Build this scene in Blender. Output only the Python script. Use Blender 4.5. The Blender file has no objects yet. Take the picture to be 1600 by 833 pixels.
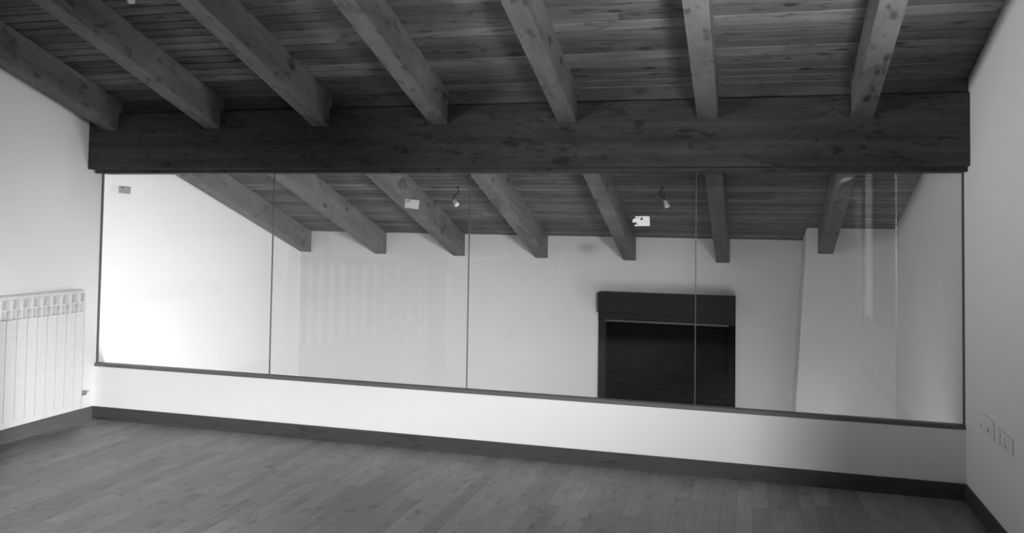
import bpy, math, random
from mathutils import Vector, Matrix
random.seed(7)
S = bpy.context.scene
C = S.collection

# ------------------------------------------------------------------ camera
cd = bpy.data.cameras.new('camera'); cam = bpy.data.objects.new('camera', cd); C.objects.link(cam)
Rv, Uv, Fv = (0.96176426, 0.27344734, 0.01536428), (-0.00432096, -0.0409421, 0.99915218), (-0.27384455, 0.96101524, 0.0381951)
m = Matrix.Identity(4)
for i in range(3):
    m[i][0], m[i][1], m[i][2] = Rv[i], Uv[i], -Fv[i]
m.translation = (0, 0, 1.5)
cam.matrix_world = m
cd.sensor_fit = 'HORIZONTAL'; cd.sensor_width = 36.0; cd.lens = 36.0 * 1319.572 / 1600
cd.shift_y = -(416.5 - 299.7) / 1600
cd.clip_start = 0.05
S.camera = cam

# ------------------------------------------------------------------ sky, window light and added lamps, exposure
w = bpy.data.worlds.new('world'); S.world = w; w.use_nodes = True
w.node_tree.nodes['Background'].inputs[0].default_value = (0.8, 0.8, 0.8, 1)
w.node_tree.nodes['Background'].inputs[1].default_value = 5.0

XL = -4.745
def area(name, loc, direction, sx, sy, power, spread=180):
    l = bpy.data.lights.new(name, 'AREA'); l.shape = 'RECTANGLE'; l.size = sx; l.size_y = sy
    l.energy = power; l.spread = math.radians(spread); l.color = (1, 1, 1)
    o = bpy.data.objects.new(name, l); C.objects.link(o)
    o.location = loc; o.rotation_euler = Vector(direction).to_track_quat('-Z', 'Y').to_euler()
    return o
def aim(az, el):
    az, el = math.radians(az), math.radians(el); return (-math.sin(az) * math.cos(el), math.cos(az) * math.cos(el), math.sin(el))
area('daylight_roof_window', (1.60, -2.15, 2.25), aim(40.5, -12), 0.56, 0.20, 192, 66)  # added lamp without a known source, lights the low wall from behind
area('daylight_lower_window', (1.30, 6.00, -0.75), (-1, -0.12, 0.30), 0.74, 1.14, 75, 82)
area('daylight_side_window', (1.168, 2.05, 1.38), (-0.4, 0.5, 0.77), 1.1, 1.2, 92, 84)
area('daylight_left_window', (XL - .02, 2.5, 1.45), (1, 0.44, 0.10), 1.4, 1.0, 28, 58)  # fill lamp added for the right wall and right end of the low wall
area('daylight_side_window_level', (1.170, 2.05, 1.30), aim(68, -5), 1.1, 0.9, 20, 40)  # extra fill added to brighten the left wall

v = S.view_settings
v.view_transform = 'Standard'; v.look = 'None'; v.gamma = 1.0; v.exposure = 0.0; v.use_curve_mapping = False

# ------------------------------------------------------------------ dimensions (metres)
XL, XR = -4.745, 1.154            # side walls
D = 5.281                         # face of the low wall
F = 8.027                         # far wall
PF = 7.693                        # face of the pier beside the far wall
SL = 0.3389; ANG = math.atan(SL)
ZC, ZR = 2.3233, 2.1018           # ceiling boards and rafter undersides above the low wall
YR = 1.52                         # ridge
YB = -2.8                         # back wall
XA = 2.9                          # side of the added alcove behind the camera
LOW = -1.45                       # floor of the room beyond the glass
def ceil_z(y): return ZC - SL * (y - D) if y >= YR else ZC - SL * (YR - D) - SL * (YR - y)
def raft_z(y): return ZR - SL * (y - D)

# ------------------------------------------------------------------ materials
def new_mat(name):
    mt = bpy.data.materials.new(name); mt.use_nodes = True
    nt = mt.node_tree; return mt, nt, nt.nodes['Principled BSDF']
def g(val): return (val, val, val, 1)

def paint(name, val, rough=0.75, bump=0.02, spec=0.3):
    mt, nt, b = new_mat(name)
    tc = nt.nodes.new('ShaderNodeTexCoord'); n = nt.nodes.new('ShaderNodeTexNoise')
    n.inputs['Scale'].default_value = 1.3; n.inputs['Detail'].default_value = 4
    nt.links.new(tc.outputs['Object'], n.inputs['Vector'])
    r = nt.nodes.new('ShaderNodeValToRGB'); r.color_ramp.elements[0].color = g(val * 0.96); r.color_ramp.elements[1].color = g(min(1, val * 1.03))
    nt.links.new(n.outputs['Fac'], r.inputs['Fac']); nt.links.new(r.outputs['Color'], b.inputs['Base Color'])
    n2 = nt.nodes.new('ShaderNodeTexNoise'); n2.inputs['Scale'].default_value = 160
    nt.links.new(tc.outputs['Object'], n2.inputs['Vector'])
    bp = nt.nodes.new('ShaderNodeBump'); bp.inputs['Strength'].default_value = bump; bp.inputs['Distance'].default_value = 0.01
    nt.links.new(n2.outputs['Fac'], bp.inputs['Height']); nt.links.new(bp.outputs['Normal'], b.inputs['Normal'])
    b.inputs['Roughness'].default_value = rough; b.inputs['Specular IOR Level'].default_value = spec
    return mt

def plain(name, val, rough=0.5, metal=0.0, spec=0.5):
    mt, nt, b = new_mat(name)
    tc = nt.nodes.new('ShaderNodeTexCoord'); n = nt.nodes.new('ShaderNodeTexNoise'); n.inputs['Scale'].default_value = 30
    nt.links.new(tc.outputs['Object'], n.inputs['Vector'])
    r = nt.nodes.new('ShaderNodeValToRGB'); r.color_ramp.elements[0].color = g(val * 0.93); r.color_ramp.elements[1].color = g(min(1, val * 1.07))
    nt.links.new(n.outputs['Fac'], r.inputs['Fac']); nt.links.new(r.outputs['Color'], b.inputs['Base Color'])
    b.inputs['Roughness'].default_value = rough; b.inputs['Metallic'].default_value = metal; b.inputs['Specular IOR Level'].default_value = spec
    return mt

def wood(name, val, axis=0, var=0.35, streak=0.35, knots=0.6, rough=0.55, lam=0.0, along=1.1, across=16.0, spec=0.3, pocket=0.0):
    """grain runs along the object's own axis; each piece gets its own tone and its own cut of the grain"""
    mt, nt, b = new_mat(name); N = nt.nodes; L = nt.links
    def math_(op, a, c, clamp=False):
        n = N.new('ShaderNodeMath'); n.operation = op; n.use_clamp = clamp
        for k, s in ((0, a), (1, c)):
            if isinstance(s, (int, float)): n.inputs[k].default_value = s
            elif s is not None: L.new(s, n.inputs[k])
        return n.outputs[0]
    tc = N.new('ShaderNodeTexCoord'); oi = N.new('ShaderNodeObjectInfo'); ge = N.new('ShaderNodeNewGeometry')
    rnd = math_('FRACT', math_('ADD', oi.outputs['Random'], math_('MULTIPLY', ge.outputs['Random Per Island'], 7.31)), None)
    off = N.new('ShaderNodeCombineXYZ')
    for k, f in enumerate((37.0, 91.0, 53.0)): L.new(math_('MULTIPLY', rnd, f), off.inputs[k])
    add = N.new('ShaderNodeVectorMath'); add.operation = 'ADD'
    L.new(tc.outputs['Object'], add.inputs[0]); L.new(off.outputs[0], add.inputs[1])
    def stretched(a, c):
        mp = N.new('ShaderNodeMapping'); sc = [c, c, c]; sc[axis] = a
        mp.inputs['Scale'].default_value = sc; L.new(add.outputs[0], mp.inputs['Vector']); return mp.outputs[0]
    n1 = N.new('ShaderNodeTexNoise'); n1.inputs['Scale'].default_value = 1; n1.inputs['Detail'].default_value = 5; n1.inputs['Distortion'].default_value = 0.6
    L.new(stretched(along, across), n1.inputs['Vector'])
    n2 = N.new('ShaderNodeTexNoise'); n2.inputs['Scale'].default_value = 1; n2.inputs['Detail'].default_value = 3
    L.new(stretched(along * 5, across * 6), n2.inputs['Vector'])
    n3 = N.new('ShaderNodeTexNoise'); n3.inputs['Scale'].default_value = 1; n3.inputs['Detail'].default_value = 3
    L.new(stretched(along * 2.2, across * 0.35), n3.inputs['Vector'])
    vo = N.new('ShaderNodeTexVoronoi'); vo.inputs['Scale'].default_value = 1; vo.inputs['Randomness'].default_value = 1
    L.new(stretched(3.1, 6.5), vo.inputs['Vector'])
    kn = N.new('ShaderNodeMapRange'); kn.inputs['From Min'].default_value = 0.03; kn.inputs['From Max'].default_value = 0.20
    kn.inputs['To Min'].default_value = 1 - knots; kn.inputs['To Max'].default_value = 1.0; kn.interpolation_type = 'SMOOTHSTEP'
    L.new(vo.outputs['Distance'], kn.inputs['Value'])
    t = math_('ADD', 1 - streak, math_('MULTIPLY', n1.outputs['Fac'], 2 * streak))
    t = math_('MULTIPLY', t, math_('ADD', 0.88, math_('MULTIPLY', n2.outputs['Fac'], 0.24)))
    t = math_('MULTIPLY', t, math_('ADD', 1 - 0.5 * streak, math_('MULTIPLY', n3.outputs['Fac'], streak)))
    t = math_('MULTIPLY', t, math_('ADD', 1 - var / 2, math_('MULTIPLY', rnd, var)))
    n4 = N.new('ShaderNodeTexNoise'); n4.inputs['Scale'].default_value = 1; n4.inputs['Detail'].default_value = 4; n4.inputs['Distortion'].default_value = 1.0
    L.new(stretched(along * 4.5, across * 1.6), n4.inputs['Vector'])
    pk = N.new('ShaderNodeMapRange'); pk.inputs['From Min'].default_value = 0.56; pk.inputs['From Max'].default_value = 0.70; pk.inputs['To Min'].default_value = 1.0; pk.inputs['To Max'].default_value = 1 - pocket
    L.new(n4.outputs['Fac'], pk.inputs['Value']); t = math_('MULTIPLY', t, pk.outputs['Result'])
    if knots > 0: t = math_('MULTIPLY', t, kn.outputs['Result'])
    if lam > 0:
        sp = N.new('ShaderNodeSeparateXYZ'); L.new(tc.outputs['Object'], sp.inputs[0])
        q = math_('DIVIDE', sp.outputs['Z'], lam)
        wn = N.new('ShaderNodeTexWhiteNoise'); wn.noise_dimensions = '1D'; L.new(math_('FLOOR', q, None), wn.inputs['W'])
        t = math_('MULTIPLY', t, math_('ADD', 0.86, math_('MULTIPLY', wn.outputs['Value'], 0.28)))
        fr = math_('FRACT', q, None)
        edge = math_('SUBTRACT', 1.0, math_('MULTIPLY', math_('LESS_THAN', fr, 0.07), 0.25))
        t = math_('MULTIPLY', t, edge)
    t = math_('MULTIPLY', t, val, True)
    cb = N.new('ShaderNodeCombineColor')
    for k in range(3): L.new(t, cb.inputs[k])
    L.new(cb.outputs[0], b.inputs['Base Color'])
    bp = N.new('ShaderNodeBump'); bp.inputs['Strength'].default_value = 0.12; bp.inputs['Distance'].default_value = 0.004
    L.new(n2.outputs['Fac'], bp.inputs['Height']); L.new(bp.outputs['Normal'], b.inputs['Normal'])
    b.inputs['Roughness'].default_value = rough; b.inputs['Specular IOR Level'].default_value = spec
    return mt

def glass_mat(name, tint=0.97):
    """clear float glass: Schlick reflection over straight-through transmission (a thin pane hardly bends light)"""
    mt = bpy.data.materials.new(name); mt.use_nodes = True; nt = mt.node_tree; nt.nodes.clear(); N = nt.nodes; L = nt.links
    out = N.new('ShaderNodeOutputMaterial'); mx = N.new('ShaderNodeMixShader'); tr = N.new('ShaderNodeBsdfTransparent'); gl = N.new('ShaderNodeBsdfGlossy')
    tr.inputs['Color'].default_value = g(tint); gl.inputs['Roughness'].default_value = 0.0; gl.inputs['Color'].default_value = g(1)
    lw = N.new('ShaderNodeLayerWeight'); lw.inputs['Blend'].default_value = 0.5
    p = N.new('ShaderNodeMath'); p.operation = 'POWER'; p.inputs[1].default_value = 5; L.new(lw.outputs['Facing'], p.inputs[0])
    q = N.new('ShaderNodeMath'); q.operation = 'MULTIPLY_ADD'; q.inputs[1].default_value = 0.955; q.inputs[2].default_value = 0.045
    L.new(p.outputs[0], q.inputs[0]); L.new(q.outputs[0], mx.inputs['Fac'])
    L.new(tr.outputs[0], mx.inputs[1]); L.new(gl.outputs[0], mx.inputs[2]); L.new(mx.outputs[0], out.inputs['Surface'])
    return mt

M = {
 'wall': paint('white_plaster', 0.72),
 'board': wood('ceiling_board_wood', 0.125, axis=0, var=0.7, streak=0.6, knots=0.7, along=1.6, across=20, pocket=0.6),
 'deck': plain('dark_deck', 0.02, 0.9, spec=0.1),
 'rafter': wood('rafter_wood', 0.126, axis=1, var=0.12, streak=0.55, knots=0.75, across=9, along=1.6, pocket=0.55),
 'beam': wood('glulam_wood', 0.046, axis=0, var=0.05, streak=0.6, knots=0.75, lam=0.041, along=2.0, across=16, pocket=0.65),
 'blocking': wood('blocking_wood', 0.08, axis=0, var=0.3, streak=0.5, knots=0.5, pocket=0.5),
 'floor': wood('floor_wood', 0.20, axis=1, var=0.36, streak=0.3, knots=0.38, rough=0.42, along=2.0, across=9, spec=0.4, pocket=0.32),
 'skirt_x': wood('baseboard_wood', 0.05, axis=0, var=0.1, streak=0.25, knots=0.3, rough=0.5, pocket=0.35),
 'skirt_r': wood('baseboard_wood_right', 0.05, axis=1, var=0.1, streak=0.25, knots=0.3, rough=0.6, pocket=0.35, spec=0.2),
 'skirt_y': wood('baseboard_wood_side', 0.11, axis=1, var=0.1, streak=0.25, knots=0.2, rough=0.5),  # same wood made lighter, its grazing sheen put into the colour
 'lower': wood('lower_floor_wood', 0.06, axis=0, var=0.1, streak=0.2, knots=0.2),
 'glass': glass_mat('clear_glass'),
 'edge': plain('glass_edge', 0.10, 0.3),
 'channel': plain('dark_channel', 0.11, 0.4),
 'rad': plain('radiator_enamel', 0.70, 0.35),
 'radslot': plain('radiator_recess', 0.48, 0.5),  # white enamel greyed, shade of the grille recess put into the colour
 'radseam': plain('radiator_seam', 0.22, 0.6),  # dark strips in the section gaps, painted as their shade
 'chrome': plain('chrome', 0.5, 0.25, 0.9),
 'shutter': plain('anthracite', 0.018, 0.6, spec=0.15),
 'bar': plain('grey_bar', 0.08, 0.4),
 'slat': plain('black_slat', 0.004, 0.7, spec=0.05),
 'plate': plain('switch_plastic', 0.72, 0.35),
 'plate_dark': plain('switch_shadow', 0.18, 0.5),  # dark grey of the slots on the plates
 'paper': plain('sticker_paper', 0.85, 0.7),
 'paper_grey': plain('sticker_grey', 0.72, 0.7),  # same white paper, darkened in colour because it is backlit
 'ink': plain('ink', 0.12, 0.8),
 'wire': plain('black_wire', 0.02, 0.5),
 'socket': plain('white_socket', 0.8, 0.4),
 'rail': wood('railing_wood', 0.12, axis=2, var=0.1, streak=0.2, knots=0.1),
 'winframe': plain('white_frame', 0.75, 0.4),
 'blind': plain('grey_blind', 0.30, 0.6),
}

# ------------------------------------------------------------------ mesh helpers
class MB:
    def __init__(s): s.v = []; s.f = []
    def box(s, x0, x1, y0, y1, z0, z1):
        return s.prism([(x0, y0), (x1, y0), (x1, y1), (x0, y1)], 2, z0, z1)
    def prism(s, poly, axis, a, b):
        """poly: 2-D outline; axis 0 -> (y,z) outline swept in x, 1 -> (x,z) swept in y, 2 -> (x,y) swept in z"""
        def P(p, t): return {0: (t, p[0], p[1]), 1: (p[0], t, p[1]), 2: (p[0], p[1], t)}[axis]
        n = len(poly); k = len(s.v)
        s.v += [P(p, a) for p in poly] + [P(p, b) for p in poly]
        s.f.append(tuple(range(k + n - 1, k - 1, -1))); s.f.append(tuple(range(k + n, k + 2 * n)))
        for i in range(n):
            j = (i + 1) % n; s.f.append((k + i, k + j, k + n + j, k + n + i))
        return s
    def hexa(s, p8):
        k = len(s.v); s.v += [tuple(p) for p in p8]
        for q in ((3, 2, 1, 0), (4, 5, 6, 7), (0, 1, 5, 4), (1, 2, 6, 5), (2, 3, 7, 6), (3, 0, 4, 7)): s.f.append(tuple(k + i for i in q))
        return s
    def lathe(s, p0, p1, prof, n=14):
        """prof: list of (t along p0->p1, radius)"""
        p0, p1 = Vector(p0), Vector(p1); d = (p1 - p0); a = d.normalized().orthogonal().normalized(); c = d.normalized().cross(a)
        k = len(s.v)
        for t, r in prof:
            for i in range(n):
                th = 2 * math.pi * i / n; s.v.append(tuple(p0 + d * t + a * (r * math.cos(th)) + c * (r * math.sin(th))))
        for j in range(len(prof) - 1):
            for i in range(n):
                i2 = (i + 1) % n; s.f.append((k + j * n + i, k + j * n + i2, k + (j + 1) * n + i2, k + (j + 1) * n + i))
        s.f.append(tuple(k + i for i in range(n - 1, -1, -1))); e = k + (len(prof) - 1) * n; s.f.append(tuple(e + i for i in range(n)))
        return s
    def tube(s, pts, r, n=8):
        for a, b in zip(pts[:-1], pts[1:]): s.lathe(a, b, [(0, r), (1, r)], n)
        return s
    def build(s, name, mat, parent=None, origin=None, rotx=0.0, bevel=0, smooth=False):
        """vertices are given in world space; the object gets the origin (and tilt) asked for"""
        if origin is None:
            lo = [min(p[i] for p in s.v) for i in range(3)]; hi = [max(p[i] for p in s.v) for i in range(3)]
            origin = ((lo[0] + hi[0]) / 2, (lo[1] + hi[1]) / 2, lo[2])
        mw = Matrix.Translation(origin) @ Matrix.Rotation(rotx, 4, 'X'); inv = mw.inverted()
        me = bpy.data.meshes.new(name); me.from_pydata([inv @ Vector(p) for p in s.v], [], s.f); me.update()
        import bmesh
        bm = bmesh.new(); bm.from_mesh(me); bmesh.ops.recalc_face_normals(bm, faces=bm.faces); bm.to_mesh(me); bm.free()
        if smooth:
            for p in me.polygons: p.use_smooth = len(p.vertices) == 4
        o = bpy.data.objects.new(name, me); C.objects.link(o); me.materials.append(mat)
        if parent:
            o.parent = parent; o.matrix_basis = pworld(parent).inverted() @ mw
        else: o.matrix_basis = mw
        if bevel:
            bv = o.modifiers.new('bevel', 'BEVEL'); bv.width = bevel; bv.segments = 2; bv.limit_method = 'ANGLE'
        return o
def pworld(o):
    return (pworld(o.parent) @ o.matrix_basis) if o.parent else o.matrix_basis.copy()
def empty(name, loc):
    o = bpy.data.objects.new(name, None); C.objects.link(o); o.matrix_basis = Matrix.Translation(loc); o.empty_display_size = 0.1; return o
def tag(o, label, cat, group=None):
    o['label'] = label; o['category'] = cat
    if group: o['group'] = group
    return o
def struct(o, label, cat):
    o['kind'] = 'structure'; o['label'] = label; o['category'] = cat; return o

# ------------------------------------------------------------------ walls
T = 0.3
def roofline(y0, y1):
    pts = [(y1, ceil_z(y1))]
    if y0 < YR < y1: pts.append((YR, ceil_z(YR)))
    pts.append((y0, ceil_z(y0))); return pts
def side_panel(mb, x0, x1, y0, y1, z0): mb.prism([(y0, z0), (y1, z0)] + roofline(y0, y1), 0, x0, x1)

mb = MB()
VY0, VY1, VZ0, VZ1 = 1.7, 3.3, 0.9, 2.0            # opening added in the radiator wall to hold a fill lamp
side_panel(mb, XL - T, XL, YB, VY0, LOW); side_panel(mb, XL - T, XL, VY1, D + 0.045, LOW); side_panel(mb, XL - T, XL, VY0, VY1, VZ1); mb.box(XL - T, XL, VY0, VY1, LOW, VZ0)
struct(mb.build('wall_left', M['wall']), 'white plaster wall behind the radiator', 'wall')
mb = MB()   # the same wall beyond the glass stands a little proud and runs slightly inwards
ya, yb = D + 0.045, F
mb.hexa([(XL - T, ya, LOW), (XL + .001, ya, LOW), (-4.61, yb, LOW), (XL - T, yb, LOW),
         (XL - T, ya, ceil_z(ya)), (XL + .001, ya, ceil_z(ya)), (-4.61, yb, ceil_z(yb)), (XL - T, yb, ceil_z(yb))])
struct(mb.build('wall_left_beyond', M['wall']), 'bright white side wall beyond the glass', 'wall')

# right wall, with the shuttered side window and, below, the window of the lower room
WY0, WY1, WZ0, WZ1 = 0.85, 3.05, 0.56, 2.2
YCOR = 1.0 - 0.35
LY0, LY1, LZ0, LZ1 = 5.63, 6.37, -1.32, -0.18
mb = MB()
def rp(y0, y1, z0, z1=None):
    if z1 is None: side_panel(mb, XR, XR + T, y0, y1, z0)
    else: mb.box(XR, XR + T, y0, y1, z0, z1)
rp(YCOR, WY0, LOW); rp(WY0, WY1, LOW, WZ0); rp(WY0, WY1, WZ1); rp(WY1, LY0, LOW)
rp(LY0, LY1, LOW, LZ0); rp(LY0, LY1, LZ1); rp(LY1, F, LOW)
struct(mb.build('wall_right', M['wall']), 'shaded white plaster wall with the switch plates', 'wall')
# alcove added behind the camera, its corner shades the right of the low wall
mb = MB(); mb.prism([(YCOR, 0), (YCOR + .2, 0), (YCOR + .2, ceil_z(YCOR + .2)), (YCOR, ceil_z(YCOR))], 0, XR + T, XA)
struct(mb.build('wall_alcove', M['wall']), 'white wall closing the alcove behind the camera', 'wall')
mb = MB(); side_panel(mb, XA, XA + T, YB, YCOR + .2, 0)
struct(mb.build('wall_alcove_side', M['wall']), 'white side wall of the alcove behind the camera', 'wall')
mb = MB()
mb.box(XL - T, XA + T, YB - T, YB, LOW, ceil_z(YB))
struct(mb.build('wall_back', M['wall']), 'plain white back wall', 'wall')

mb = MB(); mb.prism([(YB, 2.17), (YCOR, 2.17)] + roofline(YB, YCOR), 0, XR, XR + .12)
struct(mb.build('wall_header', M['wall']), 'white header over the alcove opening behind the camera', 'wall')  # added to keep the key lamp off beam and rafters

mb = MB(); mb.box(XR, XR + .12, YB, -1.1, 0, 1.90)
struct(mb.build('wall_partition', M['wall']), 'white partition beside the alcove doorway behind the camera', 'wall')  # added to keep the key lamp off the nearer floor

# low wall under the glass
SZ = 0.387
mb = MB(); mb.box(XL, XR, D, D + 0.119, LOW, SZ)
struct(mb.build('wall_front', M['wall']), 'low white parapet wall under the glass', 'wall')
# far wall with the door opening
DX0, DX1, DZ1 = -1.405, -0.143, 0.69
mb = MB()
mb.box(-4.95, DX0, F, F + T, LOW, ceil_z(F)); mb.box(DX1, XR + T, F, F + T, LOW, ceil_z(F)); mb.box(DX0, DX1, F, F + T, DZ1, ceil_z(F))
struct(mb.build('wall_far', M['wall']), 'white far wall with the shuttered doorway', 'wall')
# pier in the right-hand corner of the far wall, its edge out of plumb
tp, bt = 1.47, LOW
lean = 0.058
def px(z, base): return base - (tp - z) * lean
mb = MB()
mb.hexa([(px(bt, .453), PF, bt), (XR, PF, bt), (XR, F, bt), (px(bt, .438), F, bt),
         (.453, PF, ceil_z(PF)), (XR, PF, ceil_z(PF)), (XR, F, ceil_z(F)), (.436, F, ceil_z(F))])
struct(mb.build('wall_pier', M['wall']), 'plastered pier standing out from the far wall corner', 'wall')

# ------------------------------------------------------------------ floors
fl = empty('floor', (-1.8, 1.2, -0.12)); struct(fl, 'wooden strip floor of the upper room', 'floor')
mb = MB(); mb.box(XL, XR, YB, D, -0.12, -0.012); mb.box(XR, XA, YB, YCOR, -0.12, -0.012); mb.build('subfloor', M['deck'], fl)
SW = 0.0815
def strip_box(mb, x0, y0, y1, w=SW):
    e, c = 0.0002, 0.0005
    mb.prism([(x0 + e, -0.012), (x0 + w - e, -0.012), (x0 + w - e, -c), (x0 + w - e - c, 0), (x0 + e + c, 0), (x0 + e, -c)], 1, y0 + .0006, y1 - .0006)
strip_mesh = {}
YV = 3.05
rest = MB()
ncol = int((XR - XL) / SW)
wcol = (XR - XL) / ncol
for i in range(ncol):
    x = XL + i * wcol; y = D
    while y > YB + 0.02:
        ln = random.choice((0.45, 0.6, 0.75, 0.9, 1.05)) if y < D else random.choice((0.2, 0.35, 0.5, 0.7, 0.85))
        y0 = max(YB, y - ln)
        if y > YV:
            key = round(y - y0, 3)
            if key not in strip_mesh:
                t = MB(); strip_box(t, 0, 0, y - y0, wcol); o = t.build('floor_strip', M['floor'], fl, origin=(0, 0, -0.012)); strip_mesh[key] = o.data
            else:
                o = bpy.data.objects.new('floor_strip', strip_mesh[key]); C.objects.link(o); o.parent = fl
            o.matrix_basis = fl.matrix_basis.inverted() @ Matrix.Translation((x, y0, -0.012))
        else:
            strip_box(rest, x, y0, y, wcol)
        y = y0
k = 0
while XR + k * SW < XA - 0.01:
    x = XR + k * SW; strip_box(rest, x, YB, -1.0, min(SW, XA - x)); strip_box(rest, x, -1.0, YCOR, min(SW, XA - x)); k += 1
o = rest.build('floor_strips', M['floor'], fl, origin=(0, 0, -0.012)); o['kind'] = 'stuff'
mb = MB(); mb.box(XL, XR, D + .119, F, LOW - .1, LOW)
struct(mb.build('floor_lower', M['lower']), 'floor of the lower room beyond the glass', 'floor')

# ------------------------------------------------------------------ ceiling of narrow boards
ce = empty('ceiling', (-1.8, YR, ceil_z(YR))); struct(ce, 'sloping ceiling of dark knotty wooden boards', 'ceiling')
mb = MB()
def slab(mb, x0, x1, y0, y1, lo, hi): mb.prism([(y0, ceil_z(y0) + lo), (y1, ceil_z(y1) + lo), (y1, ceil_z(y1) + hi), (y0, ceil_z(y0) + hi)], 0, x0, x1)
slab(mb, XL - T, XA + T, YR, F + T, 0.014, 0.12); 
KX0, KX1, KY0, KY1 = 1.32, 2.00, -2.52, -1.78      # opening of the added roof window above the alcove
slab(mb, XL - T, KX0, YB - T, YR, 0.014, 0.12); slab(mb, KX1, XA + T, YB - T, YR, 0.014, 0.12); slab(mb, KX0, KX1, YB - T, KY0, 0.014, 0.12); slab(mb, KX0, KX1, KY1, YR, 0.014, 0.12)
mb.build('roof_deck', M['deck'], ce)
BW = 0.0821
def board_profile(w):
    return [(0.003, 0.014), (0.003, 0.003), (0.005, 0.0), (w - 0.005, 0.0), (w - 0.003, 0.003), (w - 0.003, 0.014)]
bmesh_cache = {}
R0 = Matrix.Translation((0, YR, ceil_z(YR))) @ Matrix.Rotation(-ANG, 4, 'X')
SLEN = (F + 0.2 - YR) / math.cos(ANG)
nrow = int(SLEN / BW)
cuts = [-4.1, -3.25, -2.4, -1.55, -0.69, 0.17]
for r_ in range(nrow):
    a = random.choice(cuts); xs = [XL, a, XR]
    for x0, x1 in zip(xs[:-1], xs[1:]):
        key = (round(x1 - x0, 3))
        if key not in bmesh_cache:
            t = MB(); t.prism(board_profile(BW), 0, 0.0005, x1 - x0 - 0.0005); o = t.build('ceiling_board', M['board'], ce, origin=(0, 0, 0)); bmesh_cache[key] = o.data
        else:
            o = bpy.data.objects.new('ceiling_board', bmesh_cache[key]); C.objects.link(o); o.parent = ce
        o.matrix_basis = ce.matrix_basis.inverted() @ R0 @ Matrix.Translation((x0, r_ * BW, 0))
# the other slope and the alcove strip, behind the camera
t = MB()
n2 = int((YR - YB) / math.cos(ANG) / BW)
Rb = Matrix.Translation((0, YR, ceil_z(YR))) @ Matrix.Rotation(ANG, 4, 'X')
for r_ in range(n2):
    q = MB(); yy = YR - (r_ + .5) * BW * math.cos(ANG); q.prism(board_profile(BW), 0, XL, KX0 if KY0 < yy < KY1 else XA)
    if KY0 < yy < KY1: q.prism(board_profile(BW), 0, KX1, XA)
    kk = len(t.v)
    t.v += [tuple(Rb @ Vector((p[0], p[1] - (r_ + 1) * BW, p[2]))) for p in q.v]; t.f += [tuple(i + kk for i in f) for f in q.f]
o = t.build('ceiling_boards', M['board'], ce, origin=(0, YR, ceil_z(YR)), rotx=ANG); o['kind'] = 'stuff'

# ------------------------------------------------------------------ main beam with blocking boards, rafters
BY = 5.155; BYB = BY + 0.24; BZ, BT = 1.858, 2.2674
RX = [-4.5452, -3.6824, -2.8286, -1.9748, -1.1178, -0.2598, 0.6023]; RW = 0.1217
beam = tag(empty('main_beam', (-1.8, BY + .12, BZ)), 'deep dark glulam beam spanning wall to wall above the glass', 'beam')
mb = MB(); mb.box(XL, XR, BY, BYB, BZ, BT); mb.build('beam_body', M['beam'], beam, origin=(0, BY, BZ - 0.01), bevel=0.004)
ends = [XL] + [e for x in RX for e in (x - RW / 2, x + RW / 2)] + [XR]
for a, b_ in zip(ends[0::2], ends[1::2]):
    mb = MB(); y0, y1 = BY + 0.035, BY + 0.06
    mb.prism([(y0, BT), (y1, BT), (y1, ceil_z(y1) - .001), (y0, ceil_z(y0) - .001)], 0, a + .001, b_ - .001); mb.build('blocking_board', M['blocking'], beam)
names = ['first', 'second', 'third', 'fourth', 'fifth', 'sixth', 'seventh']
for i, x in enumerate(RX):
    y1 = F - .001 if i < 6 else PF - .001
    mb = MB(); mb.prism([(YR, raft_z(YR)), (y1, raft_z(y1)), (y1, ceil_z(y1) - .001), (YR, ceil_z(YR) - .001)], 0, x - RW / 2, x + RW / 2)
    o = mb.build('rafter', M['rafter'], origin=(x, YR, raft_z(YR)), rotx=-ANG, bevel=0.004)
    lab = 'dark wooden rafter crossing the main beam, %s counting from the radiator wall' % names[i]
    if i == 0: lab = 'dark wooden rafter running close along the radiator wall'
    if i == 6: lab = 'dark wooden rafter crossing the main beam, nearest the wall with switch plates'
    tag(o, lab, 'rafter', 'rafters crossing the main beam')

# ------------------------------------------------------------------ baseboards
HB = 0.0927
def skirt(name, poly, axis, a, b_, mat, label):
    mb = MB(); mb.prism(poly, axis, a, b_); struct(mb.build(name, mat), label, 'baseboard')
t = 0.013
skirt('baseboard_front', [(D, 0), (D - t, 0), (D - t, HB - .004), (D - t + .004, HB), (D, HB)], 0, XL + t, XR - t, M['skirt_x'], 'dark wooden baseboard along the low wall')
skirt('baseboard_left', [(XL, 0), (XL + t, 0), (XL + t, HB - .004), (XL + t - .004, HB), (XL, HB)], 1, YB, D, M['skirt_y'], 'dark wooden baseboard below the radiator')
skirt('baseboard_right', [(XR, 0), (XR - t, 0), (XR - t, HB - .004), (XR - t + .004, HB), (XR, HB)], 1, YCOR, D, M['skirt_r'], 'dark wooden baseboard below the switch plates')

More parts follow.
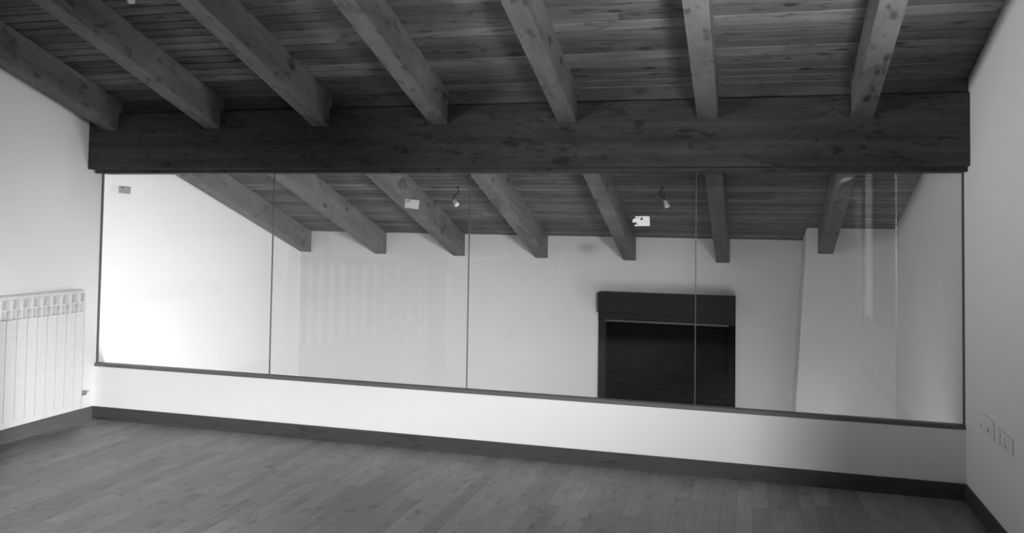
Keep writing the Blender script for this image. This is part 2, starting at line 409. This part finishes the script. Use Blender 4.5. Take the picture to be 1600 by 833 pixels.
# ------------------------------------------------------------------ glass partition
GY = 5.305
win = empty('window_1', (-1.8, GY, SZ)); struct(win, 'frameless interior glazing of four large panes', 'window')
JX = [XL + 0.004, -3.272, -1.803, -0.333, XR - 0.008]
for a, b_ in zip(JX[:-1], JX[1:]):
    mb = MB(); mb.box(a + .0025, b_ - .0025, GY, GY + .010, SZ + .008, BZ - .01); o = mb.build('pane', M['glass'], win)
    o.data.materials.append(M['edge'])
    for p in o.data.polygons:
        if abs(p.normal.x) > .9: p.material_index = 1
for x in JX[1:-1]:
    mb = MB(); mb.box(x - .0024, x + .0024, GY + .001, GY + .009, SZ + .012, BZ - .012); mb.build('joint_seal', M['bar'], win)
mb = MB(); mb.box(XL, XR, D + .004, GY, SZ, SZ + .024); mb.box(XL, XR, GY + .010, GY + .035, SZ, SZ + .024); mb.build('sill_channel', M['channel'], win, bevel=.0015)
mb = MB(); mb.box(XL + .02, XR - .004, BY + .055, GY, BZ - .027, BZ); mb.box(XL + .02, XR - .004, GY + .010, GY + .06, BZ - .027, BZ); mb.build('head_trim', M['beam'], win, bevel=.001)
for x0, x1 in ((XL, XL + .007), (XR - .010, XR)):
    mb = MB(); mb.box(x0, x1, GY - .005, GY - .001, SZ + .024, BZ - .027); mb.box(x0, x1, GY + .011, GY + .014, SZ + .024, BZ - .027); mb.build('side_channel', M['channel'], win)

# stickers on the panes
def sticker(pts, mat, label, marks, torn=None):
    root = tag(empty('sticker', (sum(p[0] for p in pts) / len(pts), GY - .001, min(p[1] for p in pts))), label, 'sticker', 'paper stickers on the glass')
    mb = MB(); mb.prism(pts, 1, GY - .0011, GY - .0002); mb.build('paper', mat, root)
    for x0, x1, z0, z1 in marks:
        mb = MB(); mb.box(x0, x1, GY - .0015, GY - .0011, z0, z1); mb.build('print', M['ink'] if mat is M['paper'] else M['bar'], root)
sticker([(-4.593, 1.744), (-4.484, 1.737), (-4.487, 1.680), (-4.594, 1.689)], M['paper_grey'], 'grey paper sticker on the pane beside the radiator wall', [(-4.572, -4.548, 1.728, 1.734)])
sticker([(-2.262, 1.658), (-2.159, 1.650), (-2.166, 1.588), (-2.265, 1.601)], M['paper'], 'white rectangular sticker with small print on the second pane', [(-2.255, -2.222, 1.642, 1.648), (-2.255, -2.238, 1.632, 1.635)])
sticker([(-.707, 1.560), (-.622, 1.562), (-.616, 1.556), (-.614, 1.501), (-.712, 1.499), (-.706, 1.508), (-.683, 1.512), (-.700, 1.516), (-.697, 1.523), (-.722, 1.520), (-.722, 1.541), (-.704, 1.547)],
        M['paper'], 'torn white sticker with ragged edge and dark smudge on the glass', [])
st = [o for o in C.objects if o.name.startswith('sticker') and 'torn' in o.get('label', '')][0]
mb = MB(); mb.prism([(-.675, 1.540), (-.664, 1.535), (-.657, 1.545), (-.660, 1.551), (-.655, 1.555), (-.668, 1.553), (-.674, 1.548)], 1, GY - .0015, GY - .0011); mb.build('smudge', M['ink'], st)
mb = MB(); mb.box(-.700, -.680, GY - .0015, GY - .0011, 1.549, 1.553); mb.build('print', M['blind'], st)

# ------------------------------------------------------------------ radiator on the left wall
rad = tag(empty('radiator', (XL + .07, 4.5, 0.12)), 'white aluminium sectional radiator with slotted grille on the wall', 'radiator')
PIT = 0.083; YE = 5.058; XB, XF = XL + 0.03, XL + 0.105
secm = {}
for i in range(14):
    y1 = YE - i * PIT; y0 = y1 - PIT; yc = (y0 + y1) / 2
    o_org = (XB, yc, 0.12)
    def put(nm, mb, mat, par):
        if nm in secm:
            o = bpy.data.objects.new(nm.split('|')[0], secm[nm]); C.objects.link(o); o.parent = par
            o.matrix_basis = pworld(par).inverted() @ Matrix.Translation(o_org)
        else:
            o = mb.build(nm.split('|')[0], mat, par, origin=o_org); secm[nm] = o.data
        return o
    mb = MB(); q = .0032
    # front plate, web, collector tubes and rounded top cap
    mb.box(XF - .006, XF, y0 + q, y1 - q, .165, .822)
    mb.box(XB, XF - .006, yc - .006, yc + .006, .13, .955)
    mb.lathe((XF - .045, y0, .165), (XF - .045, y1, .165), [(0, .028), (1, .028)], 12)
    mb.lathe((XF - .045, y0, .90), (XF - .045, y1, .90), [(0, .024), (1, .024)], 12)
    mb.box(XF - .012, XF - .002, y0, y1, .125, .165)
    cap = [(XB + .006, .955), (XF - .022, .955), (XF - .010, .952), (XF - .002, .958), (XF - .001, .966), (XF - .006, .975), (XF - .022, .981), (XB + .006, .981)]
    mb.prism([(p[0], p[1]) for p in cap], 1, y0 + .003, y1 - .003)
    sec = put('section', mb, M['rad'], rad)
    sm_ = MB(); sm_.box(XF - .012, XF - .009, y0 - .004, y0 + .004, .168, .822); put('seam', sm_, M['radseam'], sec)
    # grille: recessed plate and slanting fins in shade grey, ribs
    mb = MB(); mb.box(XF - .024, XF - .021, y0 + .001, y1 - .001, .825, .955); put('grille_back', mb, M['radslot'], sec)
    mb = MB(); mb.box(XF - .021, XF - .003, yc - .004, yc + .004, .822, .955); mb.box(XF - .021, XF - .004, y0, y1, .884, .892); mb.box(XF - .021, XF - .006, y0, y0 + .002, .822, .955)
    put('grille_rib', mb, M['rad'], sec)
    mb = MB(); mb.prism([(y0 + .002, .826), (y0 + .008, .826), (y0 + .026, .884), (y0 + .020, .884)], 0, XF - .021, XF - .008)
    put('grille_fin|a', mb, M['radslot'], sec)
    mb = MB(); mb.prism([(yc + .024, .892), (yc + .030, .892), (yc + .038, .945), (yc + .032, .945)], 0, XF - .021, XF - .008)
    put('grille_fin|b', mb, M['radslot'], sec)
mb = MB(); mb.box(XB + .004, XF - .004, YE, YE + .003, .13, .96); mb.build('end_plate', M['rad'], rad)
for y in (YE - .12, YE - 1.0):
    mb = MB(); mb.box(XL + .001, XB + .03, y - .015, y + .015, .84, .87); mb.build('bracket', M['rad'], rad)
val = MB(); xv = XF - .045
val.lathe((xv, YE + .003, .223), (xv, YE + .035, .223), [(0, .008), (1, .008)], 12)
val.lathe((xv, YE + .035, .223), (xv, YE + .085, .223), [(0, .010), (.08, .017), (.35, .017), (.4, .013), (.5, .013), (.55, .018), (.92, .018), (1, .012)], 12)
val.lathe((xv, YE + .055, .223), (XL + .001, YE + .055, .223), [(0, .008), (1, .008)], 10)
val.lathe((xv, YE + .085, .228), (xv, YE + .115, .228), [(0, .005), (1, .005)], 8)
o = val.build('valve', M['chrome'], rad); o['label'] = 'small chrome valve'

# ------------------------------------------------------------------ switch plates on the right wall
def plate(y0, y1, z0, z1, label, mods):
    root = tag(empty('wall_plate', (XR, (y0 + y1) / 2, z0)), label, 'wall plate')
    mb = MB(); mb.box(XR - .009, XR, y0, y1, z0, z1); mb.build('cover', M['plate'], root, bevel=.003)
    for nm, a, b_, c, d, mat, h in mods:
        mb = MB(); mb.box(XR - .009 - h, XR - .009, a, b_, c, d); mb.build(nm, M[mat], root, bevel=.0008)
plate(4.700, 4.935, .466, .558, 'blank long white switch plate beside the low wall corner', [('insert', 4.74, 4.895, .480, .545, 'plate', .002), ('slot', 4.912, 4.926, .490, .505, 'plate_dark', .0015), ('slot', 4.765, 4.785, .492, .510, 'plate_dark', .0035)])
plate(4.388, 4.628, .470, .548, 'long white plate with three rocker modules', [('rocker', 4.57, 4.612, .480, .538, 'plate', .003), ('rocker', 4.49, 4.55, .480, .538, 'plate', .003), ('rocker', 4.43, 4.475, .480, .538, 'plate', .003),
      ('slot', 4.615, 4.622, .485, .535, 'plate_dark', .001), ('slot', 4.555, 4.565, .485, .535, 'plate_dark', .001), ('slot', 4.478, 4.487, .485, .535, 'plate_dark', .001), ('slot', 4.51, 4.52, .487, .500, 'plate_dark', .004), ('slot', 4.455, 4.462, .483, .500, 'plate_dark', .004)])

# ------------------------------------------------------------------ bare lamp holders
def lampholder(pts, s0, s1, label, r=.02):
    x, y, z = pts[0]; top = ceil_z(y)
    root = tag(empty('lamp_holder', (x, y, s1[2])), label, 'lamp holder', 'bare lamp holders on wires')
    MB().lathe((x, y, top + .002), (x, y, top - .012), [(0, .012), (.6, .012), (1, .006)], 12).build('ceiling_hook', M['wire'], root)
    MB().tube([(x, y, top - .01)] + pts + [s0], .0042, 8).build('wire', M['wire'], root, smooth=True)
    MB().lathe(s0, s1, [(0, r * .55), (.12, r * .8), (.45, r * .85), (.55, r), (.93, r * 1.02), (1, r * .9)], 16).build('socket', M['socket'], root, smooth=True)
lampholder([(-3.262, 3.8, 2.80), (-3.25, 3.8, 2.76)], (-3.25, 3.8, 2.735), (-3.249, 3.8, 2.667), 'white lamp holder hanging from the ceiling before the main beam', .019)
lampholder([(-2.421, 6.8, 1.805), (-2.410, 6.8, 1.782), (-2.408, 6.8, 1.765), (-2.428, 6.79, 1.745), (-2.448, 6.78, 1.728), (-2.450, 6.78, 1.715)], (-2.445, 6.78, 1.700), (-2.412, 6.77, 1.650), 'white lamp holder on a crooked wire beside the joint of two panes', .021)
lampholder([(-.689, 6.78, 1.812), (-.692, 6.78, 1.79), (-.722, 6.77, 1.760), (-.690, 6.79, 1.735), (-.664, 6.78, 1.757), (-.690, 6.77, 1.772), (-.700, 6.78, 1.750), (-.675, 6.78, 1.725)], (-.668, 6.78, 1.708), (-.645, 6.78, 1.650), 'white lamp holder on looped wire above the shuttered doorway', .021)

# ------------------------------------------------------------------ shuttered doorway in the far wall
dr = empty('door_1', (-.774, F, LOW)); struct(dr, 'dark doorway with roller shutter box on the far wall', 'door')
mb = MB(); mb.box(-1.394, -.143, 7.877, F, .692, .875); mb.build('shutter_box', M['shutter'], dr, bevel=.003)
mb = MB(); mb.box(DX0, DX1, F - .03, F + .1, .60, .69); mb.build('head_frame', M['shutter'], dr)
mb = MB(); mb.box(DX0, -1.336, F - .02, F + .12, LOW, .60); mb.build('jamb', M['shutter'], dr)
mb = MB(); mb.box(-.205, DX1, F - .02, F + .12, LOW, .60); mb.build('jamb', M['slat'], dr)
mb = MB(); mb.box(-1.335, -.205, F - .045, F - .0, .592, .612); mb.build('bottom_bar', M['bar'], dr, bevel=.003)
z = LOW; sm = None
mb = MB(); mb.box(DX0, DX1, F + .13, F + .15, LOW, .69); mb.build('shutter_backing', M['slat'], dr)  # unseen sheet added to stop sky shining between the slats
while z < .56:
    if sm is None:
        o = MB().prism([(F + .09, z), (F + .085, z + .02), (F + .09, z + .0449), (F + .10, z + .0449), (F + .10, z)], 0, -1.336, -.205).build('shutter_slat', M['slat'], dr); sm = o; base = o.matrix_basis.copy(); z0_ = z
    else:
        o = bpy.data.objects.new('shutter_slat', sm.data); C.objects.link(o); o.parent = dr; o.matrix_basis = Matrix.Translation((0, 0, z - z0_)) @ base
    z += .045

# ------------------------------------------------------------------ side window, with the added roof window and left-hand panel
def window(name, label, axis, fixed, a0, a1, z0, z1, panes):
    root = empty(name, ((fixed + .1, (a0 + a1) / 2, z0) if axis == 0 else ((a0 + a1) / 2, fixed - .1, z0))); struct(root, label, 'window')
    s = 1 if axis == 0 else -1
    def bx(nm, a, b_, c, d, e0, e1, mat):
        mb = MB(); f0, f1 = sorted((fixed + s * e0, fixed + s * e1))
        if axis == 0: mb.box(f0, f1, a, b_, c, d)
        else: mb.box(a, b_, f0, f1, c, d)
        mb.build(nm, M[mat], root)
    fw = .03
    bx('frame_stile', a0, a0 + fw, z0, z1, .012, .05, 'winframe'); bx('frame_stile', a1 - fw, a1, z0, z1, .012, .05, 'winframe')
    bx('frame_rail', a0 + fw, a1 - fw, z0, z0 + fw, .012, .05, 'winframe'); bx('frame_rail', a0 + fw, a1 - fw, z1 - fw, z1, .012, .05, 'winframe')
    for nm, a, b_, mat in panes: bx(nm, a, b_, z0 + fw, z1 - fw, .036 if nm == 'pane' else .024, .042 if nm == 'pane' else .034, mat)
sk = empty('window_3', (1.66, -2.15, ceil_z(-2.15))); struct(sk, 'roof window in the slope behind the camera', 'window')  # added to give the key lamp an opening
for a, b_, c, d in ((KX0, KX0 + .05, KY0, KY1), (KX1 - .05, KX1, KY0, KY1), (KX0 + .05, KX1 - .05, KY0, KY0 + .05), (KX0 + .05, KX1 - .05, KY1 - .05, KY1)):
    mb = MB(); slab(mb, a, b_, c, d, .05, .10); mb.build('frame_member', M['winframe'], sk)
mb = MB(); slab(mb, KX0 + .05, KX1 - .05, KY0 + .05, KY1 - .05, .07, .078); mb.build('pane', M['glass'], sk)
vb = MB().box(XL - .07, XL - .06, VY0, VY1, VZ0, VZ1).build('window_4', M['winframe']); struct(vb, 'white blind closing the window along the radiator wall', 'window')  # added panel, keeps bright sky out of the glass reflection
window('window_2', 'tall side window near the camera, its blind panels leaving narrow slits', 0, XR, WY0, WY1, WZ0, WZ1, [('pane', WY0 + .03, WY1 - .03, 'glass'), ('blind_panel', 1.36, 2.72, 'blind'), ('blind_panel', 2.84, WY1 - .03, 'blind')])

# ------------------------------------------------------------------ wooden stair railing behind, seen mirrored in the glass
rl = tag(empty('stair_railing', (-3.0, 2.6, 0)), 'wooden baluster railing around the stairs, mirrored in the glass', 'railing')
RXE, RYE = -2.98, -2.35
MB().box(XL + .02, RXE + .03, 2.57, 2.63, 1.07, 1.13).build('handrail', M['rail'], rl, bevel=.01)
MB().box(RXE - .03, RXE + .03, RYE, 2.57, 1.07, 1.13).build('handrail', M['rail'], rl, bevel=.01)
MB().box(XL + .02, RXE + .02, 2.58, 2.62, .14, .19).build('bottom_rail', M['rail'], rl)
MB().box(RXE - .02, RXE + .02, RYE, 2.58, .14, .19).build('bottom_rail', M['rail'], rl)
for px_, py_ in ((XL + .06, 2.6), (RXE, 2.6), (RXE, .1), (RXE, RYE + .04)): MB().box(px_ - .045, px_ + .045, py_ - .045, py_ + .045, 0, 1.2).build('newel_post', M['rail'], rl, bevel=.006)
bm_ = None
spots = [(x_, 2.6) for x_ in [XL + .2 + .125 * i for i in range(12)]] + [(RXE, 2.45 - .125 * i) for i in range(38)]
for x_, y_ in spots:
    if bm_ is None:
        b0 = MB().box(x_ - .027, x_ + .027, y_ - .016, y_ + .016, .19, 1.07).build('baluster', M['rail'], rl); bm_ = b0; bb = b0.matrix_basis.copy(); bx0 = (x_, y_)
    else:
        o = bpy.data.objects.new('baluster', bm_.data); C.objects.link(o); o.parent = rl; o.matrix_basis = Matrix.Translation((x_ - bx0[0], y_ - bx0[1], 0)) @ bb
